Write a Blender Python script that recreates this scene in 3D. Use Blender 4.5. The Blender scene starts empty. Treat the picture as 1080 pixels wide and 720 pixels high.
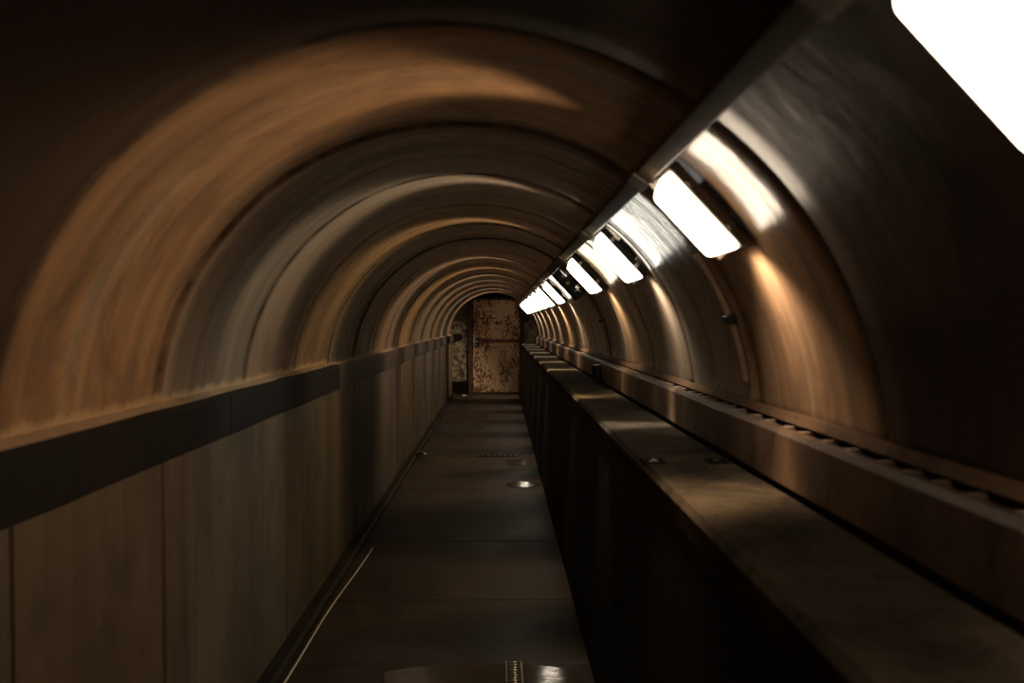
import bpy, bmesh, math, random
from mathutils import Vector, Matrix, noise

random.seed(7)
S = bpy.context.scene
COL = S.collection
R = math.radians

# ------------------------------------------------------------------ tunnel measures (metres)
EYE = 1.52
CX, CZ, RAD = -0.124, 1.196, 0.932          # vault circle
Y0, Y1 = -1.2, 16.9                         # tunnel start / end wall
JOINTS = [-0.80 + 0.81 * k for k in range(22)]   # ring joints of the vault
JOINTS = [y for y in JOINTS if Y0 + .1 < y < Y1 - .1]

# ------------------------------------------------------------------ helpers
def link(name, bm, mat=None, parent=None, smooth=False, bevel=0.0, segs=2, mats=None):
    bmesh.ops.recalc_face_normals(bm, faces=bm.faces[:])
    me = bpy.data.meshes.new(name)
    bm.to_mesh(me); bm.free()
    o = bpy.data.objects.new(name, me)
    COL.objects.link(o)
    for m in (mats or [mat]):
        me.materials.append(m)
    if smooth:
        for p in me.polygons: p.use_smooth = True
    if bevel:
        b = o.modifiers.new('bevel', 'BEVEL'); b.width = bevel; b.segments = segs
        b.limit_method = 'ANGLE'; b.angle_limit = R(35)
        for p in me.polygons: p.use_smooth = True
        w = o.modifiers.new('wn', 'WEIGHTED_NORMAL')
    if parent is not None: o.parent = parent
    return o

def tag(o, label=None, cat=None, group=None, kind=None):
    if label: o['label'] = label
    if cat: o['category'] = cat
    if group: o['group'] = group
    if kind: o['kind'] = kind
    return o

def empty(name, loc=(0, 0, 0)):
    e = bpy.data.objects.new(name, None)
    e.empty_display_size = .1
    COL.objects.link(e); e.location = loc
    return e

def box(bm, x0, x1, y0, y1, z0, z1):
    v = [bm.verts.new(p) for p in ((x0,y0,z0),(x1,y0,z0),(x1,y1,z0),(x0,y1,z0),(x0,y0,z1),(x1,y0,z1),(x1,y1,z1),(x0,y1,z1))]
    for f in ((0,3,2,1),(4,5,6,7),(0,1,5,4),(1,2,6,5),(2,3,7,6),(3,0,4,7)):
        bm.faces.new([v[i] for i in f])

def bx(*a):
    bm = bmesh.new(); box(bm, *a); return bm

def frustum(bm, bxy, txy, z0, z1):
    """rectangular frustum from half sizes bxy at z0 to txy at z1"""
    v = []
    for (hx, hy), z in ((bxy, z0), (txy, z1)):
        v += [bm.verts.new(p) for p in ((-hx,-hy,z),(hx,-hy,z),(hx,hy,z),(-hx,hy,z))]
    for f in ((0,3,2,1),(4,5,6,7),(0,1,5,4),(1,2,6,5),(2,3,7,6),(3,0,4,7)):
        bm.faces.new([v[i] for i in f])

def sweep(bm, pts, ys, off=None):
    """closed profile pts [(x,z)] swept along the y positions; off(i_pt, y) -> (dx, dz)"""
    rows = []
    for y in ys:
        row = []
        for i, (x, z) in enumerate(pts):
            dx, dz = off(i, y) if off else (0, 0)
            row.append(bm.verts.new((x + dx, y, z + dz)))
        rows.append(row)
    n = len(pts)
    for a, b in zip(rows, rows[1:]):
        for i in range(n):
            j = (i + 1) % n
            bm.faces.new((a[i], a[j], b[j], b[i]))
    bm.faces.new(rows[0]); bm.faces.new(rows[-1][::-1])

def tube(bm, pts, r, n=10):
    rows = []
    for k, p in enumerate(pts):
        p = Vector(p)
        d = (Vector(pts[min(k+1, len(pts)-1)]) - Vector(pts[max(k-1, 0)])).normalized()
        a = d.orthogonal().normalized() if abs(d.y) > .999 else d.cross(Vector((0, 1, 0))).normalized()
        if abs(d.y) > .7: a = d.cross(Vector((0, 0, 1))).normalized()
        b = d.cross(a)
        rows.append([bm.verts.new(p + r * (math.cos(t) * a + math.sin(t) * b)) for t in [2*math.pi*i/n for i in range(n)]])
    for u, w in zip(rows, rows[1:]):
        for i in range(n):
            j = (i + 1) % n
            bm.faces.new((u[i], u[j], w[j], w[i]))
    bm.faces.new(rows[0][::-1]); bm.faces.new(rows[-1])

def cyl(bm, c, axis, r, h, n=20):
    c = Vector(c); ax = Vector(axis).normalized()
    tube(bm, [c, c + ax * h], r, n)

# ------------------------------------------------------------------ materials
def new_mat(name):
    m = bpy.data.materials.new(name); m.use_nodes = True
    nt = m.node_tree; nt.nodes.clear()
    out = nt.nodes.new('ShaderNodeOutputMaterial')
    b = nt.nodes.new('ShaderNodeBsdfPrincipled')
    nt.links.new(b.outputs[0], out.inputs[0])
    return m, nt, b

def N(nt, t, **kw):
    n = nt.nodes.new(t)
    for k, v in kw.items():
        if k.startswith('i_'):
            n.inputs[int(k[2:])].default_value = v
        else: setattr(n, k, v)
    return n

def coords(nt, scale=(1, 1, 1), loc=(0, 0, 0), rot=(0, 0, 0)):
    tc = N(nt, 'ShaderNodeTexCoord'); mp = N(nt, 'ShaderNodeMapping')
    mp.inputs['Scale'].default_value = scale; mp.inputs['Location'].default_value = loc; mp.inputs['Rotation'].default_value = rot
    nt.links.new(tc.outputs['Object'], mp.inputs[0])
    return mp.outputs[0]

def noise_tex(nt, vec, scale, detail=4, rough=.55, dist=0.0):
    n = N(nt, 'ShaderNodeTexNoise')
    n.inputs['Scale'].default_value = scale; n.inputs['Detail'].default_value = detail
    n.inputs['Roughness'].default_value = rough; n.inputs['Distortion'].default_value = dist
    nt.links.new(vec, n.inputs['Vector'])
    return n.outputs['Fac']

def ramp(nt, fac, stops, interp='LINEAR'):
    r = N(nt, 'ShaderNodeValToRGB'); e = r.color_ramp.elements; r.color_ramp.interpolation = interp
    while len(e) < len(stops): e.new(.5)
    for i, (p, c) in enumerate(stops):
        e[i].position = p; e[i].color = (*c, 1) if len(c) == 3 else c
    nt.links.new(fac, r.inputs[0])
    return r.outputs[0]

def mix(nt, fac, a, b, mode='MIX'):
    n = N(nt, 'ShaderNodeMix', data_type='RGBA', blend_type=mode)
    for sock, v in ((0, fac), (6, a), (7, b)):
        if hasattr(v, 'is_output'): nt.links.new(v, n.inputs[sock])
        elif sock == 0: n.inputs[0].default_value = v
        else: n.inputs[sock].default_value = (*v, 1)
    return n.outputs[2]

def math_(nt, op, a, b=None, clamp=False):
    n = N(nt, 'ShaderNodeMath', operation=op); n.use_clamp = clamp
    for i, v in enumerate((a, b)):
        if v is None: continue
        if hasattr(v, 'is_output'): nt.links.new(v, n.inputs[i])
        else: n.inputs[i].default_value = v
    return n.outputs[0]

def maprange(nt, v, a, b, c=0, d=1):
    n = N(nt, 'ShaderNodeMapRange'); n.clamp = True
    nt.links.new(v, n.inputs[0])
    for i, x in enumerate((a, b, c, d)): n.inputs[i+1].default_value = x
    return n.outputs[0]

def bump(nt, b, h, strength=.3, dist=.01):
    n = N(nt, 'ShaderNodeBump'); n.inputs['Strength'].default_value = strength; n.inputs['Distance'].default_value = dist
    nt.links.new(h, n.inputs['Height']); nt.links.new(n.outputs[0], b.inputs['Normal'])

def plain(name, col, rough=.5, metal=0, var=.3, scale=20, bmp=.1, spec=.5):
    m, nt, b = new_mat(name)
    v = coords(nt)
    f = noise_tex(nt, v, scale)
    c = ramp(nt, f, [(.3, tuple(x * (1 - var) for x in col)), (.7, tuple(min(1, x * (1 + var)) for x in col))])
    nt.links.new(c, b.inputs['Base Color'])
    b.inputs['Roughness'].default_value = rough; b.inputs['Metallic'].default_value = metal
    b.inputs['Specular IOR Level'].default_value = spec
    if bmp: bump(nt, b, f, bmp, .004)
    return m

def mat_vault():
    m, nt, b = new_mat('painted vault concrete')
    vs = coords(nt, (.35, 5.0, .35))
    vf = coords(nt, (1.2, 22, 1.2))
    vb = coords(nt, (1, 1, 1))
    f1 = noise_tex(nt, vs, 1.0, 5, .6, .3)
    base = ramp(nt, f1, [(.30, (.13, .075, .04)), (.48, (.29, .166, .085)), (.62, (.35, .21, .112)), (.78, (.27, .21, .155))])
    f2 = noise_tex(nt, vf, 1.0, 4, .6)
    base = mix(nt, maprange(nt, f2, .35, .65, 0, .55), base, (.15, .11, .08), 'MIX')
    # blotchy damp stains
    f3 = noise_tex(nt, coords(nt, (1, 1.6, 1)), 2.1, 7, .66, .9)
    base = mix(nt, maprange(nt, f3, .47, .68, 0, .75), base, (.12, .075, .045))
    # each ring of the lining has its own tone
    tc = N(nt, 'ShaderNodeTexCoord'); sp = N(nt, 'ShaderNodeSeparateXYZ'); nt.links.new(tc.outputs['Object'], sp.inputs[0])
    ring = math_(nt, 'FLOOR', math_(nt, 'DIVIDE', math_(nt, 'ADD', sp.outputs[1], .80 + 8.1), .81))
    g = ramp(nt, maprange(nt, sp.outputs[1], 0, 17), [(y / 17, (v, v, v)) for y, v in ((0, .2), (1.63, .0), (2.44, .65), (3.25, .45), (4.06, .2), (4.87, .95), (6.49, .3), (7.3, .5), (8.11, .1), (9.73, .6), (11.35, .2), (13, .7), (14.6, .3))], 'CONSTANT')
    base = mix(nt, g, base, mix(nt, maprange(nt, f1, .35, .65), (.10, .09, .072), (.25, .215, .17)))
    # the first rings are mixed to nearly black, less so at the upper right
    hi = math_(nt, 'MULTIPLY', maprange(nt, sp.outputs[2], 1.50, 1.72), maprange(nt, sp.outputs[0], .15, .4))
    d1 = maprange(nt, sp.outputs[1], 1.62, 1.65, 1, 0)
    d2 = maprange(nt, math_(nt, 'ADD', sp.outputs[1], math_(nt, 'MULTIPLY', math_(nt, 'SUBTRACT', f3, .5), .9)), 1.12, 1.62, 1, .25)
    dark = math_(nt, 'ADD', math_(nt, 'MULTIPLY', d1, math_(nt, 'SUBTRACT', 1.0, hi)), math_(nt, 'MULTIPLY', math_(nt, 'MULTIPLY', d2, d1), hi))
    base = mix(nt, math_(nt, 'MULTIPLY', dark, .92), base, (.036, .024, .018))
    u = math_(nt, 'FRACT', math_(nt, 'DIVIDE', math_(nt, 'ADD', sp.outputs[1], .80 + 8.1), .81))
    jd = math_(nt, 'MINIMUM', u, math_(nt, 'SUBTRACT', 1.0, u))
    wv = math_(nt, 'MULTIPLY', noise_tex(nt, coords(nt, (3, .5, 3), (2, 0, 4)), 2.0, 3, .6), maprange(nt, sp.outputs[0], .3, .55, 1, .45))
    dirt = math_(nt, 'MULTIPLY', maprange(nt, jd, .012, .05, 1, 0), maprange(nt, wv, .3, .6, .35, .95))
    base = mix(nt, dirt, base, (.03, .02, .014))
    # pale lime deposit along the sill on the left, ragged top, ends at a joint
    dep = noise_tex(nt, coords(nt, (1, 14, 1)), 1.0, 5, .7)
    top = math_(nt, 'ADD', 1.245, math_(nt, 'MULTIPLY', dep, .075))
    a = math_(nt, 'MULTIPLY', math_(nt, 'SUBTRACT', math_(nt, 'ADD', top, .018), sp.outputs[2]), 45.0, True)
    a = math_(nt, 'MULTIPLY', a, math_(nt, 'LESS_THAN', sp.outputs[0], -.5))
    a = math_(nt, 'MULTIPLY', a, math_(nt, 'LESS_THAN', sp.outputs[1], 4.86))
    base = mix(nt, math_(nt, 'MULTIPLY', a, .6), base, (.46, .31, .17))
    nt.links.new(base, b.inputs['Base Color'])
    rg = maprange(nt, f1, .3, .7, .30, .19)
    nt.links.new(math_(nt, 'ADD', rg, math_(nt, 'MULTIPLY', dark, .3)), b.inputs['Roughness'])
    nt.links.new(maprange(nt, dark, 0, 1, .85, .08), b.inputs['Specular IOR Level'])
    h = math_(nt, 'ADD', math_(nt, 'MULTIPLY', noise_tex(nt, coords(nt, (1.4, 2.4, 1.4)), 2.6, 6, .6), 1.0), math_(nt, 'MULTIPLY', f2, .14))
    bump(nt, b, h, .32, .02)
    return m

def mat_wall_low():
    m, nt, b = new_mat('stained lower wall concrete')
    v = coords(nt, (1, 2.2, .3)); f = noise_tex(nt, v, 1.6, 6, .6, .5)
    base = ramp(nt, f, [(.28, (.034, .027, .020)), (.45, (.066, .049, .033)), (.6, (.092, .068, .044)), (.78, (.070, .057, .044))])
    f2 = noise_tex(nt, coords(nt, (1, 14, .35)), 1.8, 5, .65)
    base = mix(nt, maprange(nt, f2, .5, .7, 0, .7), base, (.05, .038, .028))
    f3 = noise_tex(nt, coords(nt), 5, 5, .6)
    base = mix(nt, maprange(nt, f3, .5, .7, 0, .7), base, (.04, .036, .025))
    nt.links.new(base, b.inputs['Base Color'])
    b.inputs['Roughness'].default_value = .55
    b.inputs['Specular IOR Level'].default_value = .3
    bump(nt, b, math_(nt, 'ADD', f2, f3), .25, .012)
    return m

def mat_concrete(name, c0, c1, rough=.6, scale=3.0, stretch=(1, 1, 1), bmp=.3, spec=.5):
    m, nt, b = new_mat(name)
    f = noise_tex(nt, coords(nt, stretch), scale, 8, .62, .3)
    c = ramp(nt, f, [(.32, c0), (.68, c1)])
    f2 = noise_tex(nt, coords(nt), scale * 9, 4, .6)
    c = mix(nt, maprange(nt, f2, .55, .72, 0, .6), c, tuple(x * .45 for x in c0))
    nt.links.new(c, b.inputs['Base Color'])
    nt.links.new(maprange(nt, f, .3, .7, rough - .08, rough + .1), b.inputs['Roughness'])
    b.inputs['Specular IOR Level'].default_value = spec
    bump(nt, b, math_(nt, 'ADD', f, math_(nt, 'MULTIPLY', f2, .4)), bmp, .01)
    return m

def mat_floor():
    m, nt, b = new_mat('damp concrete floor')
    f = noise_tex(nt, coords(nt, (1, .7, 1)), 2.2, 8, .62, .5)
    c = ramp(nt, f, [(.3, (.010, .007, .005)), (.55, (.027, .019, .0125)), (.75, (.046, .032, .021))])
    f2 = noise_tex(nt, coords(nt, (1, 2.0, 1), (3.1, 0, 0)), 14, 5, .6)
    c = mix(nt, maprange(nt, f2, .5, .75, 0, .5), c, (.028, .02, .014))
    nt.links.new(c, b.inputs['Base Color'])
    nt.links.new(maprange(nt, f, .35, .65, .45, .62), b.inputs['Roughness'])
    b.inputs['Specular IOR Level'].default_value = .16
    bump(nt, b, math_(nt, 'ADD', f, math_(nt, 'MULTIPLY', f2, .5)), .3, .012)
    return m

def mat_rust(name, paint, dirt, amount=.5, scale=9):
    m, nt, b = new_mat(name)
    f = noise_tex(nt, coords(nt, (1, 1, .7)), scale, 9, .68, .4)
    f2 = noise_tex(nt, coords(nt, (1, 1, .5), (5, 0, 2)), 2.3, 4, .5)
    k = math_(nt, 'ADD', f, math_(nt, 'MULTIPLY', math_(nt, 'SUBTRACT', f2, .5), .7))
    c = ramp(nt, k, [(.34, (.018, .010, .007)), (.44, dirt), (amount, paint), (.85, tuple(min(1, x * 1.25) for x in paint))])
    nt.links.new(c, b.inputs['Base Color'])
    b.inputs['Roughness'].default_value = .75
    bump(nt, b, k, .4, .01)
    return m

def mat_water():
    m, nt, b = new_mat('shallow dark water')
    b.inputs['Base Color'].default_value = (.028, .020, .014, 1)
    b.inputs['Roughness'].default_value = .10
    b.inputs['IOR'].default_value = 1.33
    b.inputs['Specular IOR Level'].default_value = .8
    f = noise_tex(nt, coords(nt, (5, 16, 1)), 1.0, 3, .5)
    bump(nt, b, f, .12, .01)
    return m

def mat_glow(name, col, strength):
    m, nt, b = new_mat(name)
    f = noise_tex(nt, coords(nt), 8)
    b.inputs['Base Color'].default_value = (.8, .78, .74, 1)
    nt.links.new(mix(nt, f, col, tuple(min(1, x * 1.06) for x in col)), b.inputs['Emission Color'])
    b.inputs['Emission Strength'].default_value = strength
    b.inputs['Roughness'].default_value = .35
    return m

M = dict(
    vault=mat_vault(), low=mat_wall_low(), floor=mat_floor(), water=mat_water(),
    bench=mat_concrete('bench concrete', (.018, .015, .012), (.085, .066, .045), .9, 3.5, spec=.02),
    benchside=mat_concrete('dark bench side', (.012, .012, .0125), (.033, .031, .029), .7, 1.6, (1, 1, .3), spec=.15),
    ledge=mat_concrete('rust stained ledge', (.026, .015, .010), (.15, .09, .05), .55, 3.2, (1, 1.8, .6), .4, .3),
    kerb=mat_concrete('wet kerb', (.008, .006, .005), (.026, .019, .014), .7, 4, spec=.12),
    fillet=mat_concrete('vault foot plaster', (.06, .034, .02), (.18, .105, .056), .8, 3, spec=.1),
    rail=mat_concrete('dark rail paint', (.004, .0034, .003), (.011, .008, .0066), .75, 4, (1, .6, 1), .25, .15),
    railbrown=mat_concrete('brown rail paint', (.022, .014, .011), (.055, .035, .025), .65, 4, (1, .8, 1), .25, .2),
    sill=mat_concrete('pale sill plaster', (.22, .15, .09), (.42, .30, .19), .6, 6),
    trunk=plain('galvanised trunking', (.06, .043, .028), .55, .1, .35, 14, spec=.3),
    black=plain('black lamp housing', (.018, .018, .02), .38, 0, .3, 30),
    grey=plain('grey lamp housing', (.12, .095, .07), .45, 0, .25, 30),
    steel=plain('clip steel', (.45, .42, .38), .3, .9, .2, 40),
    brass=plain('brass lampholder', (.55, .38, .16), .35, .7, .25, 40),
    conduit=plain('painted conduit', (.34, .24, .16), .4, .1, .25, 18),
    clip=plain('dull bracket', (.30, .21, .14), .5, .2, .3, 40),
    door=mat_rust('rusty cream door paint', (.56, .40, .26), (.17, .075, .035), .52, 24),
    strap=mat_rust('rusty red strap', (.20, .075, .04), (.07, .025, .014), .55, 14),
    frame=mat_rust('oxide red frame', (.050, .018, .013), (.02, .009, .007), .55, 10),
    endwall=mat_rust('mouldy end wall paint', (.26, .22, .14), (.05, .05, .036), .58, 14),
    matt_black=plain('matt black', (.006, .005, .005), .9, 0, .3, 10, spec=.04),
    soot=plain('black scrawl paint', (.006, .005, .005), .9, 0, .2, 30, spec=.03),
    pale=plain('pale worn metal', (.55, .53, .50), .45, .2, .2, 30),
    cable=plain('pale cable sheath', (.50, .44, .33), .4, 0, .15, 40),
    debris=plain('wet dark debris', (.03, .024, .018), .3, 0, .5, 25, .4),
    litter=plain('white litter', (.7, .68, .64), .6, 0, .1, 30),
    grate=plain('wet grating steel', (.30, .25, .18), .28, .8, .3, 40),
)

# ------------------------------------------------------------------ setting
def joint_rows(y0, y1, joints, w=.010, d=.008, step=.135):
    """y positions with groove depth"""
    rows = []
    ys = sorted(j for j in joints if y0 + .05 < j < y1 - .05)
    edges = [y0] + ys + [y1]
    for a, b in zip(edges, edges[1:]):
        n = max(2, int((b - a) / step))
        lo, hi = (a + (w if a != y0 else 0)), (b - (w if b != y1 else 0))
        for i in range(n + 1):
            rows.append((lo + (hi - lo) * i / n, 0.0))
        if b != y1: rows.append((b, d))
    return rows

# vault -----------------------------------------------------------------
rows = joint_rows(Y0, Y1, JOINTS, .014, .014, .09)
NTH = 72
bm = bmesh.new()
grid = []
for y, d in rows:
    ring = math.floor((y + .80 - 1e-4) / .81)
    u = ((y + .80) / .81) % 1.0
    rnd = random.Random(ring * 17 + 3)
    roff = rnd.uniform(-.005, .005)
    row = []
    for i in range(NTH + 1):
        th = R(3.2) + (math.pi - R(3.2)) * i / NTH
        px, pz = math.cos(th), math.sin(th)
        wav = .006 * noise.noise(Vector((px * 1.3, y * 1.2, pz * 1.3))) + .0035 * noise.noise(Vector((px * 3, y * 4, pz * 3 + 7)))
        r = RAD + roff + d + .005 * math.sin(math.pi * u) + wav
        row.append(bm.verts.new((CX + r * px, y, CZ + r * pz)))
    grid.append(row)
for a, b in zip(grid, grid[1:]):
    for i in range(NTH):
        bm.faces.new((a[i], a[i+1], b[i+1], b[i]))
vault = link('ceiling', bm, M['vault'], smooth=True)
sol = vault.modifiers.new('thickness', 'SOLIDIFY'); sol.thickness = .12; sol.offset = 1
# make sure the shell grows outwards
me = vault.data
c0 = me.polygons[len(me.polygons)//2]
inward = (Vector((CX, c0.center.y, CZ)) - Vector(c0.center)).dot(c0.normal) > 0
sol.offset = -1 if inward else 1
tag(vault, 'curved brown concrete vault of stained rings over the passage', kind='structure')

# floor -----------------------------------------------------------------
FJ = [1.6, 3.49, 4.3, 5.46, 7.2, 8.95, 11.0, 13.2, 15.0]
bm = bmesh.new()
prev = None
for y, d in joint_rows(Y0, Y1, FJ, .007, .006, .25):
    r = [bm.verts.new((x, y, z)) for x, z in ((-1.15, -d), (-.4, -d), (.2, -d), (.75, -d), (.75, -.15), (-1.15, -.15))]
    if prev:
        for i in range(6):
            j = (i + 1) % 6
            bm.faces.new((prev[i], prev[j], r[j], r[i]))
    else: first = r
    prev = r
bm.faces.new(first); bm.faces.new(prev[::-1])
tag(link('floor', bm, M['floor']), 'narrow dark damp concrete floor of the passage', kind='structure')

# lower left wall ---------------------------------------------------------
WJ = [.2, 1.64, 2.37, 3.72, 4.63, 5.5, 6.3, 7.6, 8.4, 9.3, 10.6, 11.7, 13.1, 14.2, 15.4]
bm = bmesh.new()
prev = None
for y, d in joint_rows(Y0, Y1, WJ, .009, .012, .2):
    seg = sum(1 for j in WJ if j < y)
    o = random.Random(seg * 5).uniform(-.006, .006)
    x = -1.012 - d + o * (d == 0)
    r = [bm.verts.new(p) for p in ((x, y, 0), (x, y, .6), (x, y, 1.24), (-1.2, y, 1.24), (-1.2, y, 0))]
    if prev:
        for i in range(5):
            j = (i + 1) % 5
            bm.faces.new((prev[i], prev[j], r[j], r[i]))
    else: first = r
    prev = r
bm.faces.new(first); bm.faces.new(prev[::-1])
tag(link('wall_left', bm, M['low']), 'streaked brown lower wall under the dark rail', kind='structure')

# pale sill over the rail
bm = bmesh.new()
def wob(i, y): return (.003 * noise.noise(Vector((i, y * 3, 0))), .004 * noise.noise(Vector((i + 9, y * 2.4, 1))))
ys = [Y0 + k * .12 for k in range(int((Y1 - Y0) / .12) + 1)] + [Y1]
sweep(bm, [(-1.006, 1.245), (-1.006, 1.262), (-1.05, 1.272), (-1.09, 1.272), (-1.09, 1.245)], ys, wob)
tag(link('trim_1', bm, M['sill']), 'pale plaster sill on top of the left rail', kind='structure')

# kerb
bm = bmesh.new()
sweep(bm, [(-1.005, 0), (-1.005, .035), (-.945, .042), (-.928, .03), (-.925, 0)], ys, wob)
tag(link('baseboard_left', bm, M['kerb']), 'low dark wet kerb along the foot of the left wall', kind='structure')

# right lower wall behind the bench
bm = bx(.757, .95, Y0, Y1, 0, 1.19); box(bm, .845, .95, Y0, Y1, 1.19, 1.30)
tag(link('wall_right', bm, M['benchside']), 'hidden lower right wall behind the bench', kind='structure')
bm = bmesh.new()
sweep(bm, [(.800, 1.242), (.793, 1.247), (.804, 1.272), (.86, 1.272), (.86, 1.242)], ys, wob)
tag(link('trim_2', bm, M['fillet']), 'plaster fillet at the foot of the right vault', kind='structure')

# end wall ---------------------------------------------------------------
bm = bmesh.new()
box(bm, -1.15, -.665, Y1, Y1 + .2, 0, 2.25)
box(bm, .53, .95, Y1, Y1 + .2, 0, 2.25)
box(bm, -.665, .53, Y1, Y1 + .2, 2.06, 2.25)
tag(link('wall_back', bm, M['endwall']), 'mouldy end wall around the rusty door', kind='structure')
bm = bx(-1.01, -.675, Y1 - .012, Y1 + .01, 0, .26)  # thin black panel at the left foot of the end wall
tag(link('baseboard_back', bm, M['matt_black'], bevel=.004), 'black band at the foot of the end wall', kind='structure')
bm = bmesh.new()
pts = []
for i in range(0, 41):
    t = math.pi * (.12 + .76 * i / 40)
    x, z = CX + (RAD - .004) * math.cos(t), CZ + (RAD - .004) * math.sin(t)
    if z > 2.045: pts.append((x, z))
sweep(bm, [(pts[0][0], 2.045)] + pts + [(pts[-1][0], 2.045)], [Y1 - .06, Y1])
tag(link('trim_3', bm, M['matt_black']), 'black lintel panel above the rusty door', kind='structure')

# door --------------------------------------------------------------------
D = empty('door_1', (0, Y1, 0))
tag(D, 'rusty cream steel door with a red strap at the end of the passage', kind='structure')
def dpart(name, bm, m, par=D, **k):
    o = link(name, bm, m, None, **k); o.parent = par
    return o
def dbox(x0, x1, y0, y1, z0, z1): return bx(x0, x1, y0, y1, z0, z1)
bm = bmesh.new()
box(bm, -.568, .43, -.01, .05, .03, 2.0)
leaf = dpart('leaf', bm, M['door'], bevel=.006)
bm = bmesh.new()
box(bm, -.672, -.578, -.05, .1, 0, 2.07); box(bm, .44, .535, -.05, .1, 0, 2.07); box(bm, -.578, .44, -.05, .1, 2.01, 2.07)
box(bm, -.578, .44, -.02, .1, 0, .025)
dpart('frame', bm, M['frame'], bevel=.006)
bm = bmesh.new()
box(bm, -.50, .425, -.024, -.010, 1.085, 1.17)
strap = dpart('strap', bm, M['strap'], bevel=.004)
bm = bmesh.new()
for x in (-.3, -.05, .2, .38):
    cyl(bm, (x, -.024, 1.128), (0, -1, 0), .012, .008, 12)
link('rivet_row', bm, M['strap'], strap)
# lock case with a pale bracket handle
lock = dpart('lock_case', dbox(-.53, -.42, -.05, -.010, 1.02, 1.21), M['black'], bevel=.008)
bm = bmesh.new()
tube(bm, [(-.505, -.05, 1.20), (-.545, -.085, 1.19), (-.548, -.085, 1.12), (-.545, -.085, 1.05), (-.505, -.05, 1.04)], .013, 10)
tube(bm, [(-.545, -.085, 1.12), (-.47, -.075, 1.115)], .011, 10)
link('handle', bm, M['pale'], lock, smooth=True)['label'] = 'pale bracket shaped handle'
for z in (.35, 1.75):
    bm = bmesh.new(); cyl(bm, (.425, -.028, z - .07), (0, 0, 1), .018, .14, 14)
    dpart('hinge', bm, M['frame'], smooth=True)
# black smeared marks
bm = bmesh.new()
def stroke(bm, x0, z0, x1, z1, w):
    d = Vector((x1 - x0, 0, z1 - z0)); n = Vector((-d.z, 0, d.x)).normalized() * w / 2
    a, b = Vector((x0, 0, z0)), Vector((x1, 0, z1))
    vs = []
    for y in (-.0125, -.0098):
        vs.append([bm.verts.new((p.x, y, p.z)) for p in (a + n, b + n * .7, b - n * .7, a - n)])
    f, k = vs
    bm.faces.new(f); bm.faces.new(k[::-1])
    for i in range(4): bm.faces.new((f[i], k[i], k[(i+1) % 4], f[(i+1) % 4]))
stroke(bm, -.43, 1.618, -.05, 1.606, .022)
for q in ((-.12,1.545,-.115,1.49),(-.115,1.492,-.075,1.50),(-.08,1.545,-.075,1.49),(-.055,1.54,-.05,1.485),(-.05,1.54,-.015,1.535),(-.05,1.512,-.02,1.51),(-.05,1.487,-.015,1.49),(.005,1.545,.008,1.48),(.008,1.51,.045,1.545),(.01,1.51,.05,1.478),(.06,1.49,.075,1.488)):
    stroke(bm, *q, .020)
link('painted_mark', bm, M['soot'], leaf)['label'] = 'black smeared writing'

# ------------------------------------------------------------------ left rail
rail = empty('wall_rail', (-1.0, 0, 0))
tag(rail, 'long dark flat rail running along the left wall', 'rail')
cuts = [(-1.2, 2.9), (2.9, 4.86), (4.86, 8.2), (8.2, 12.1), (12.1, 16.86)]
for k, (a, b) in enumerate(cuts):
    bm = bmesh.new()
    dz = [0, .0, -.002, .004, -.004][k]
    n = int((b - a) / .15)
    yy = [a + .004 + (b - a - .008) * i / n for i in range(n + 1)]
    def wob2(i, y): return (.0025 * noise.noise(Vector((i, y * 2, 4))), .0045 * noise.noise(Vector((i * 3.1, y * 2.2, 5))))
    sweep(bm, [(.018, 1.113 + dz), (.018, 1.247 + dz), (.006, 1.262 + dz), (-.020, 1.262 + dz), (-.020, 1.108 + dz), (.006, 1.106 + dz)], yy, wob2)
    link('rail_section', bm, M['rail'] if k < 2 else M['railbrown'], rail)
bm = bmesh.new()
sweep(bm, [(-.99, 1.10), (-.80, 1.15), (-.80, 1.28), (-.99, 1.28)], [Y1 - .07, Y1 - .002])
blk = link('rail_end_bracket', bm, M['rail'], bevel=.006)
tag(blk, 'dark bracket block on the end wall where the left rail stops', 'bracket')

# ------------------------------------------------------------------ bench
bench = empty('concrete_bench', (.445, 0, 0))
tag(bench, 'long waist high concrete bench with black side along the right wall', 'bench')
bm = bmesh.new()
def wob3(i, y): return (.004 * noise.noise(Vector((i, y * 1.4, 8))), 0)
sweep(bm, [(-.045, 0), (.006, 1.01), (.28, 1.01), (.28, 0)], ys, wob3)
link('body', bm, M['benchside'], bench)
bm = bmesh.new()
def wob4(i, y): return (.004 * noise.noise(Vector((i * 2, y * 2.4, 3))), .003 * noise.noise(Vector((i * 2, y * 1.8, 12))))
sweep(bm, [(0, 1.012), (0, 1.064), (.015, 1.08), (.286, 1.08), (.286, 1.012)], ys, wob4)
link('top_slab', bm, M['bench'], bench)

# lifting plates let into the bench top
def lifting_plate(x, y, label, barmat):
    e = empty('lifting_plate', (x, y, 1.0745))
    tag(e, label, 'metal plate', 'lifting plates in the bench top')
    bm = bmesh.new()
    box(bm, -.034, .034, -.045, -.022, 0, .007); box(bm, -.034, .034, .022, .045, 0, .007)
    box(bm, -.034, -.014, -.022, .022, 0, .007); box(bm, .014, .034, -.022, .022, 0, .007)
    box(bm, -.014, .014, -.022, .022, 0, .0025)
    link('plate', bm, M['soot'], e)
    bm = bmesh.new(); tube(bm, [(-.012, -.004, .004), (0, .004, .010), (.014, -.002, .004)], .004, 8)
    link('lifting_bar', bm, barmat, e, smooth=True)
lifting_plate(.487, 2.49, 'black lifting plate with a pale bar at the front edge of the bench top', M['pale'])
lifting_plate(.690, 2.49, 'black lifting plate at the back of the bench top close to the ledge', M['black'])

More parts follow.
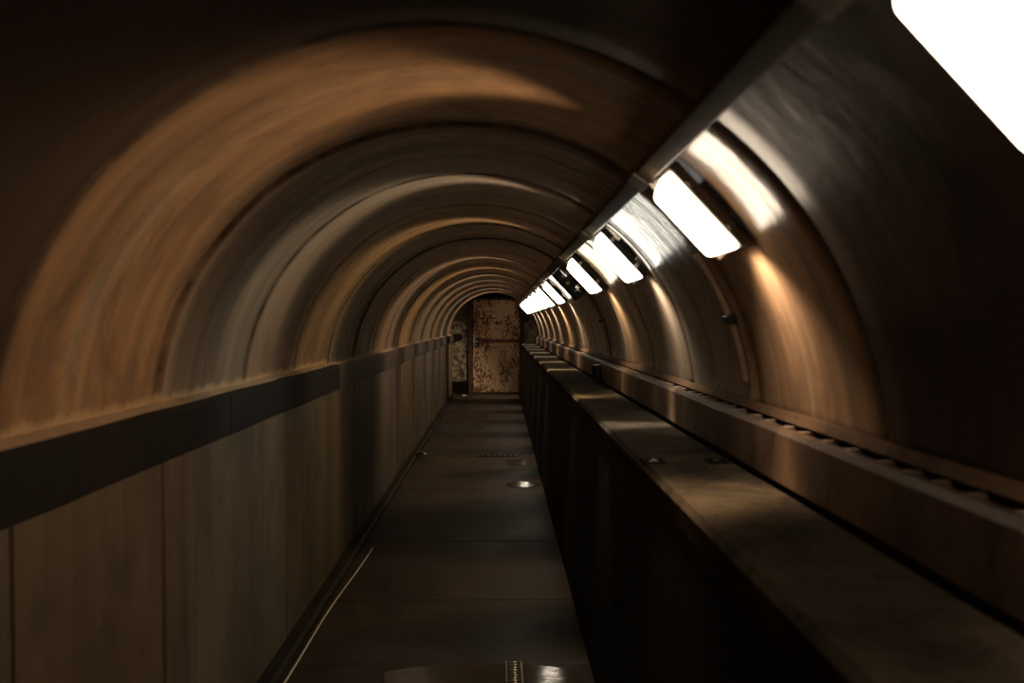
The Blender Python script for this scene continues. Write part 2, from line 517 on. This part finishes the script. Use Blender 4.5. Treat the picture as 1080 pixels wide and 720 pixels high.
# ------------------------------------------------------------------ ledge
ledge = empty('wall_ledge', (.745, 0, 0))
tag(ledge, 'rust brown concrete ledge with a thin lip above the bench', 'ledge')
bm = bmesh.new()
def wob5(i, y): return (.003 * noise.noise(Vector((i * 2, y * 2.0, 31))), .003 * noise.noise(Vector((i * 2, y * 1.7, 22))))
sweep(bm, [(0, 1.094), (0, 1.222), (.010, 1.237), (.026, 1.238), (.028, 1.203), (.102, 1.203), (.102, 1.094)], ys, wob5)
link('face', bm, M['ledge'], ledge)
y = .9
rc = random.Random(4)
while y < 7.5:
    w = rc.choice((.014, .018, .022, .03))
    bm = bx(.025, .060, y, y + w, 1.202, 1.239)
    link('clip', bm, M['clip'], ledge, bevel=.003)
    y += w + rc.choice((.09, .11, .13, .075))

# black box on the ledge
bm = bmesh.new(); box(bm, -.045, 0, -.055, .055, 0, .115)
jb = empty('junction_box', (.744, 5.85, 1.092))
tag(jb, 'small black box fixed to the front of the ledge', 'junction box')
link('case', bm, M['black'], jb, bevel=.006)
link('lid', bx(-.052, -.045, -.048, .048, .008, .107), M['matt_black'], jb, bevel=.003)
bm = bmesh.new(); cyl(bm, (-.022, 0, -.016), (0, 0, 1), .009, .016, 12)
link('gland', bm, M['steel'], jb)

# ------------------------------------------------------------------ trunking over the lamps
def vp(th, r, y): return (CX + r * math.cos(R(th)), y, CZ + r * math.sin(R(th)))
trunk = empty('cable_trunking', vp(54.3, RAD, 0))
tag(trunk, 'narrow cable trunking running above the row of lamps', 'trunking')
to = Vector(trunk.location)
LAMPY = [.78, 2.065, 3.43, 4.78, 6.12, 7.45, 8.84, 10.2, 11.58, 12.95, 14.3, 15.65]
T0, T1, TH = 52.9, 55.9, .885
def trunk_box(y0, y1, t0, t1, r, grow=0):
    bm = bmesh.new()
    pts = [(CX + q * math.cos(R(t)) - to.x, CZ + q * math.sin(R(t)) - to.z) for q, t in ((.932, t0), (r, t0), (r, t1), (.932, t1))]
    sweep(bm, pts, [y0, y1]); return bm
edges = [-1.15] + [y + .16 for y in LAMPY[:-1]] + [16.85]
for a, b in zip(edges, edges[1:]):
    link('trunking_length', trunk_box(a + .012, b - .012, T0, T1, TH), M['trunk'], trunk, bevel=.004)
for e in edges[1:-1]:
    link('coupling', trunk_box(e - .05, e + .05, T0 - .35, T1 + .35, TH - .006), M['grey'], trunk, bevel=.004)

# ------------------------------------------------------------------ lamps
LTH = 43.5
PHI = math.atan2(-math.cos(R(LTH)), -math.sin(R(LTH)))
GL = 12.0
warm, neutral, yellow, tan = (1, .69, .41), (1, .88, .68), (1, .74, .38), (1, .75, .50)
LCOL = [warm, warm, neutral, yellow, None, tan, yellow, tan, neutral, warm, neutral, tan]
LLAB = [
    'nearest lamp, huge blown out white panel cut off by the frame corner',
    'large lit lamp with a brown grey side, second from the camera in the row',
    'lit lamp with a black side and small clips, just behind the large brown sided one',
    'lit lamp with a black side, last lit one before the dead lamp box',
    'dead lamp, open black box with a brass holder and no white cover',
    'first lit lamp beyond the dead black lamp box',
    'second lit lamp beyond the dead black lamp box',
    'third lit lamp beyond the dead black lamp box',
    'fourth lit lamp beyond the dead black lamp box',
    'fifth lit lamp beyond the dead black lamp box',
    'second lit lamp from the rusty door, far down the row',
    'farthest lit lamp in the row, closest to the rusty door',
]
glow = {}
def lamp(y, col, label, housing, tilt, plate, squeeze):
    e = empty('bulkhead_lamp', vp(LTH, RAD, y))
    e.rotation_euler = (0, PHI, 0)
    tag(e, label, 'lamp', 'bulkhead lamps on the right vault')
    bm = bmesh.new()
    if col:
        box(bm, -.140, .140, -.066, .066, .012, .040)
    else:   # open tray
        box(bm, -.140, .140, -.066, .066, .012, .020)
        box(bm, -.140, .140, -.066, -.058, .020, .062); box(bm, -.140, .140, .058, .066, .020, .062)
        box(bm, -.140, -.132, -.058, .058, .020, .050); box(bm, .132, .140, -.058, .058, .020, .050)
    hs = link('housing', bm, housing, e, bevel=.006 if col else .002)
    link('mount', bx(-.05, .05, -.04, .04, -.004, .013), housing, e)
    # plate added on the far side to block the cover's light
    if plate: link('shade_plate', bx(-.138, .138, .0665, .0715, .014, .072), housing, e, bevel=.002)
    for x in (-.075, .075):
        bm = bmesh.new(); box(bm, x - .009, x + .009, -.0705, -.064, .014, .033); box(bm, x - .005, x + .005, -.073, -.069, .018, .026)
        link('clip', bm, M['steel'] if housing is M['black'] else housing, hs, bevel=.0015)
    if col:
        key = tuple(col)
        if key not in glow: glow[key] = mat_glow('lamp cover', tuple(.3 + .7 * q for q in col), GL)
        bm = bmesh.new()
        frustum(bm, (.136, .0645), (.108, .054), .039, .097)
        d = link('diffuser', bm, glow[key], e, bevel=.016, segs=4)
        d['label'] = 'glowing white cover'
        A = bpy.data.lights.new('lamp_end_spill', 'AREA'); A.shape = 'RECTANGLE'; A.size = .05; A.size_y = .09
        A.energy = SPILL_W * (2.2 if y > 7 else 1); A.color = tuple(.3 + .7 * q for q in col); A.spread = R(100)
        ao = bpy.data.objects.new('lamp_end_spill', A); COL.objects.link(ao); ao.parent = e
        ao.location = (-.139, 0, .068); ao.rotation_euler = (0, R(90), 0)
        L = bpy.data.lights.new('lamp_beam', 'SPOT')
        L.energy = SPOT_W * (1.8 if tilt < 0 else 1) * (1.5 if y > 7 else .85 if y == LAMPY[1] else 1); L.color = col; L.spot_size = R(176); L.spot_blend = .07; L.shadow_soft_size = .05
        lo = bpy.data.objects.new('lamp_beam', L); COL.objects.link(lo)
        lo.parent = e; lo.location = (0, 0, .14)
        # local spot axis is -Z: turn it over so it looks along the lamp normal, tilted a little towards the near end
        lo.rotation_euler = (math.pi + R(tilt), R(7), 0)
        lo.scale = (1, squeeze, 1)
    else:
        bm = bmesh.new(); cyl(bm, (.01, -.064, .032), (0, -1, 0), .015, .014, 20); cyl(bm, (.01, -.078, .032), (0, -1, 0), .009, .006, 16)
        link('lampholder', bm, M['brass'], e, bevel=.002)
        link('gear_tray', bx(-.12, -.02, -.035, .035, .02, .034), M['matt_black'], e, bevel=.003)
        bm = bmesh.new(); tube(bm, [(.12, -.03, .028), (.06, -.045, .032), (-.01, -.04, .03)], .004, 8)
        link('wire', bm, M['clip'], e, smooth=True)
SPILL_W = 1.2
SPOT_W, TILT, SQUEEZE = 46.0, 8.0, .022
for y, c, l in zip(LAMPY, LCOL, LLAB):
    lamp(y, c, l, M['grey'] if y in LAMPY[:2] else M['black'], -22 if y == LAMPY[-1] else TILT, y != LAMPY[-1], .038 if y == LAMPY[1] else SQUEEZE)

# ------------------------------------------------------------------ conduits curving down the right wall
def conduit(y, t0, t1, label, ct):
    e = empty('conduit', vp(t1, RAD, y)); o = Vector(e.location)
    tag(e, label, 'conduit', 'conduits on the right vault')
    n = 26
    pts = [Vector(vp(t0 + (t1 - t0) * i / n, RAD - .012, y)) - o for i in range(n + 1)]
    bm = bmesh.new(); tube(bm, pts, .011, 12)
    link('pipe', bm, M['conduit'], e, smooth=True)
    bm = bmesh.new()
    q = []
    for t in (ct - .8, ct + .8):
        for r in (.934, RAD - .028): q.append(Vector(vp(t, r, 0)) - Vector((o.x, 0, o.z)))
    vs = [[bm.verts.new((p.x, yy, p.z)) for p in (q[0], q[1], q[3], q[2])] for yy in (-.028, .028)]
    bm.faces.new(vs[0]); bm.faces.new(vs[1][::-1])
    for i in range(4): bm.faces.new((vs[0][i], vs[1][i], vs[1][(i+1) % 4], vs[0][(i+1) % 4]))
    link('saddle', bm, M['black'], e, bevel=.002)
conduit(2.50, 36.0, 8.0, 'thin conduit curving down the wall under the large brown sided lamp', 21.5)
conduit(5.72, 36.0, 8.0, 'thin dim conduit curving down the wall above the black junction box', 21.5)

# ------------------------------------------------------------------ floor things
def puddle(x, y, rx, ry, seed, label):
    bm = bmesh.new(); rr = random.Random(seed); n = 40
    top, low = [], []
    for i in range(n):
        t = 2 * math.pi * i / n
        k = 1 + .22 * noise.noise(Vector((math.cos(t) * 1.6, math.sin(t) * 1.6, seed)))
        # super-ellipse keeps the far edge straight along the slab joint
        c, s = math.cos(t), math.sin(t)
        px = rx * k * math.copysign(abs(c) ** .6, c); py = ry * (k if s < 0 else 1) * math.copysign(abs(s) ** .6, s)
        top.append(bm.verts.new((px * .985, py * .985, .004))); low.append(bm.verts.new((px, py, -.001)))
    bm.faces.new(top); bm.faces.new(low[::-1])
    for i in range(n):
        j = (i + 1) % n
        bm.faces.new((top[i], low[i], low[j], top[j]))
    o = link('puddle', bm, M['water']); o.location = (x, y, 0)
    tag(o, label, 'puddle', 'puddles on the passage floor')
puddle(-.08, 3.22, .44, .26, 3, 'wide puddle on the floor at the bottom of the picture')
puddle(.215, 7.38, .165, .12, 5, 'small bright puddle against the bench foot, mirroring the lamps')
puddle(.19, 8.55, .13, .20, 9, 'faint puddle just in front of the slotted floor strip')
# grating in the near puddle
g = empty('drain_grating', (.062, 3.36, .004))
tag(g, 'ribbed metal grating glinting in the near puddle', 'grating')
bm = bmesh.new()
box(bm, -.036, -.030, -.13, .125, 0, .010); box(bm, .030, .036, -.13, .125, 0, .010)
link('frame', bm, M['grate'], g)
bm = bmesh.new()
for k in range(10):
    yy = -.12 + k * .0255
    tube(bm, [(-.031, yy, .007), (.031, yy, .007)], .006, 8)
link('ribs', bm, M['grate'], g, smooth=True)
# slotted strip across the floor
st = empty('floor_strip', (-.03, 8.95, 0))
tag(st, 'slotted metal drain strip set across the floor', 'drain')
bm = bmesh.new()
box(bm, -.24, .24, -.035, -.02, -.002, .008); box(bm, -.24, .24, .02, .035, -.002, .008)
link('strip', bm, M['kerb'], st)
for k in range(8):
    link('bar', bx(-.235 + k * .062, -.205 + k * .062, -.021, .021, -.001, .008), M['grate'], st)
# pale cable near the kerb
bm = bmesh.new()
pts = []
for i in range(30):
    t = i / 29
    y = 2.9 + (5.28 - 2.9) * t
    x = -.915 + .058 * t ** 1.5 + .006 * math.sin(t * 9)
    pts.append((x, y, .0065))
tube(bm, pts, .0045, 8)
tag(link('cable', bm, M['cable'], smooth=True), 'thin pale cable lying on the floor along the left kerb', 'cable')
# lump of debris and a scrap
def lump(name, x, y, z, r, seed, m, label, cat, flat=.6):
    bm = bmesh.new(); bmesh.ops.create_icosphere(bm, subdivisions=3, radius=r)
    for v in bm.verts:
        k = 1 + .55 * noise.noise(v.co * (2.2 / r) * .6 + Vector((seed, 0, 0)))
        v.co = Vector((v.co.x * k * 1.1, v.co.y * k, max(v.co.z * k * flat, -r * flat * .45)))
    lo = min(v.co.z for v in bm.verts)
    for v in bm.verts: v.co.z -= lo
    o = link(name, bm, m, smooth=False); o.location = (x, y, z)
    return tag(o, label, cat, kind='thing')
lump('debris_lump', -.885, 8.85, .036, .05, 2, M['debris'], 'dark wet lump of debris on the left kerb', 'debris')
bm = bmesh.new()
vs = [(-.06, -.03, .002), (.05, -.04, .012), (.06, .03, .003), (-.04, .035, .016)]
a = [bm.verts.new(p) for p in vs]; b = [bm.verts.new((p[0], p[1], p[2] + .003)) for p in vs]
bm.faces.new(a[::-1]); bm.faces.new(b)
for i in range(4): bm.faces.new((a[i], a[(i+1) % 4], b[(i+1) % 4], b[i]))
o = link('paper_scrap', bm, M['litter']); o.location = (-.72, 16.35, 0)
tag(o, 'small white scrap on the floor left of the rusty door', 'litter')

# ------------------------------------------------------------------ world, camera, view
w = bpy.data.worlds.new('dark'); S.world = w; w.use_nodes = True
w.node_tree.nodes['Background'].inputs[0].default_value = (0, 0, 0, 1)
w.node_tree.nodes['Background'].inputs[1].default_value = 0

FPX = 833.0
cam = bpy.data.cameras.new('camera'); co = bpy.data.objects.new('camera', cam); COL.objects.link(co)
cam.sensor_fit = 'HORIZONTAL'; cam.sensor_width = 36; cam.lens = FPX / 1080 * 36
cam.clip_start = .05; cam.clip_end = 100
yaw = math.atan(13 / FPX); pitch = math.atan(20 / FPX)
co.location = (0, 0, EYE)
co.rotation_euler = (math.pi / 2 - pitch, 0, -yaw)
cam.dof.use_dof = True; cam.dof.focus_distance = 6.0; cam.dof.aperture_fstop = 2.2; cam.dof.aperture_blades = 7
S.camera = co

S.view_settings.view_transform = 'Standard'; S.view_settings.look = 'None'
S.view_settings.gamma = 1; S.view_settings.use_curve_mapping = False
S.view_settings.exposure = 0.0
c = S.cycles
c.max_bounces = 10; c.diffuse_bounces = 6; c.glossy_bounces = 5
c.sample_clamp_indirect = 3.0; c.caustics_reflective = False
c.use_denoising = True
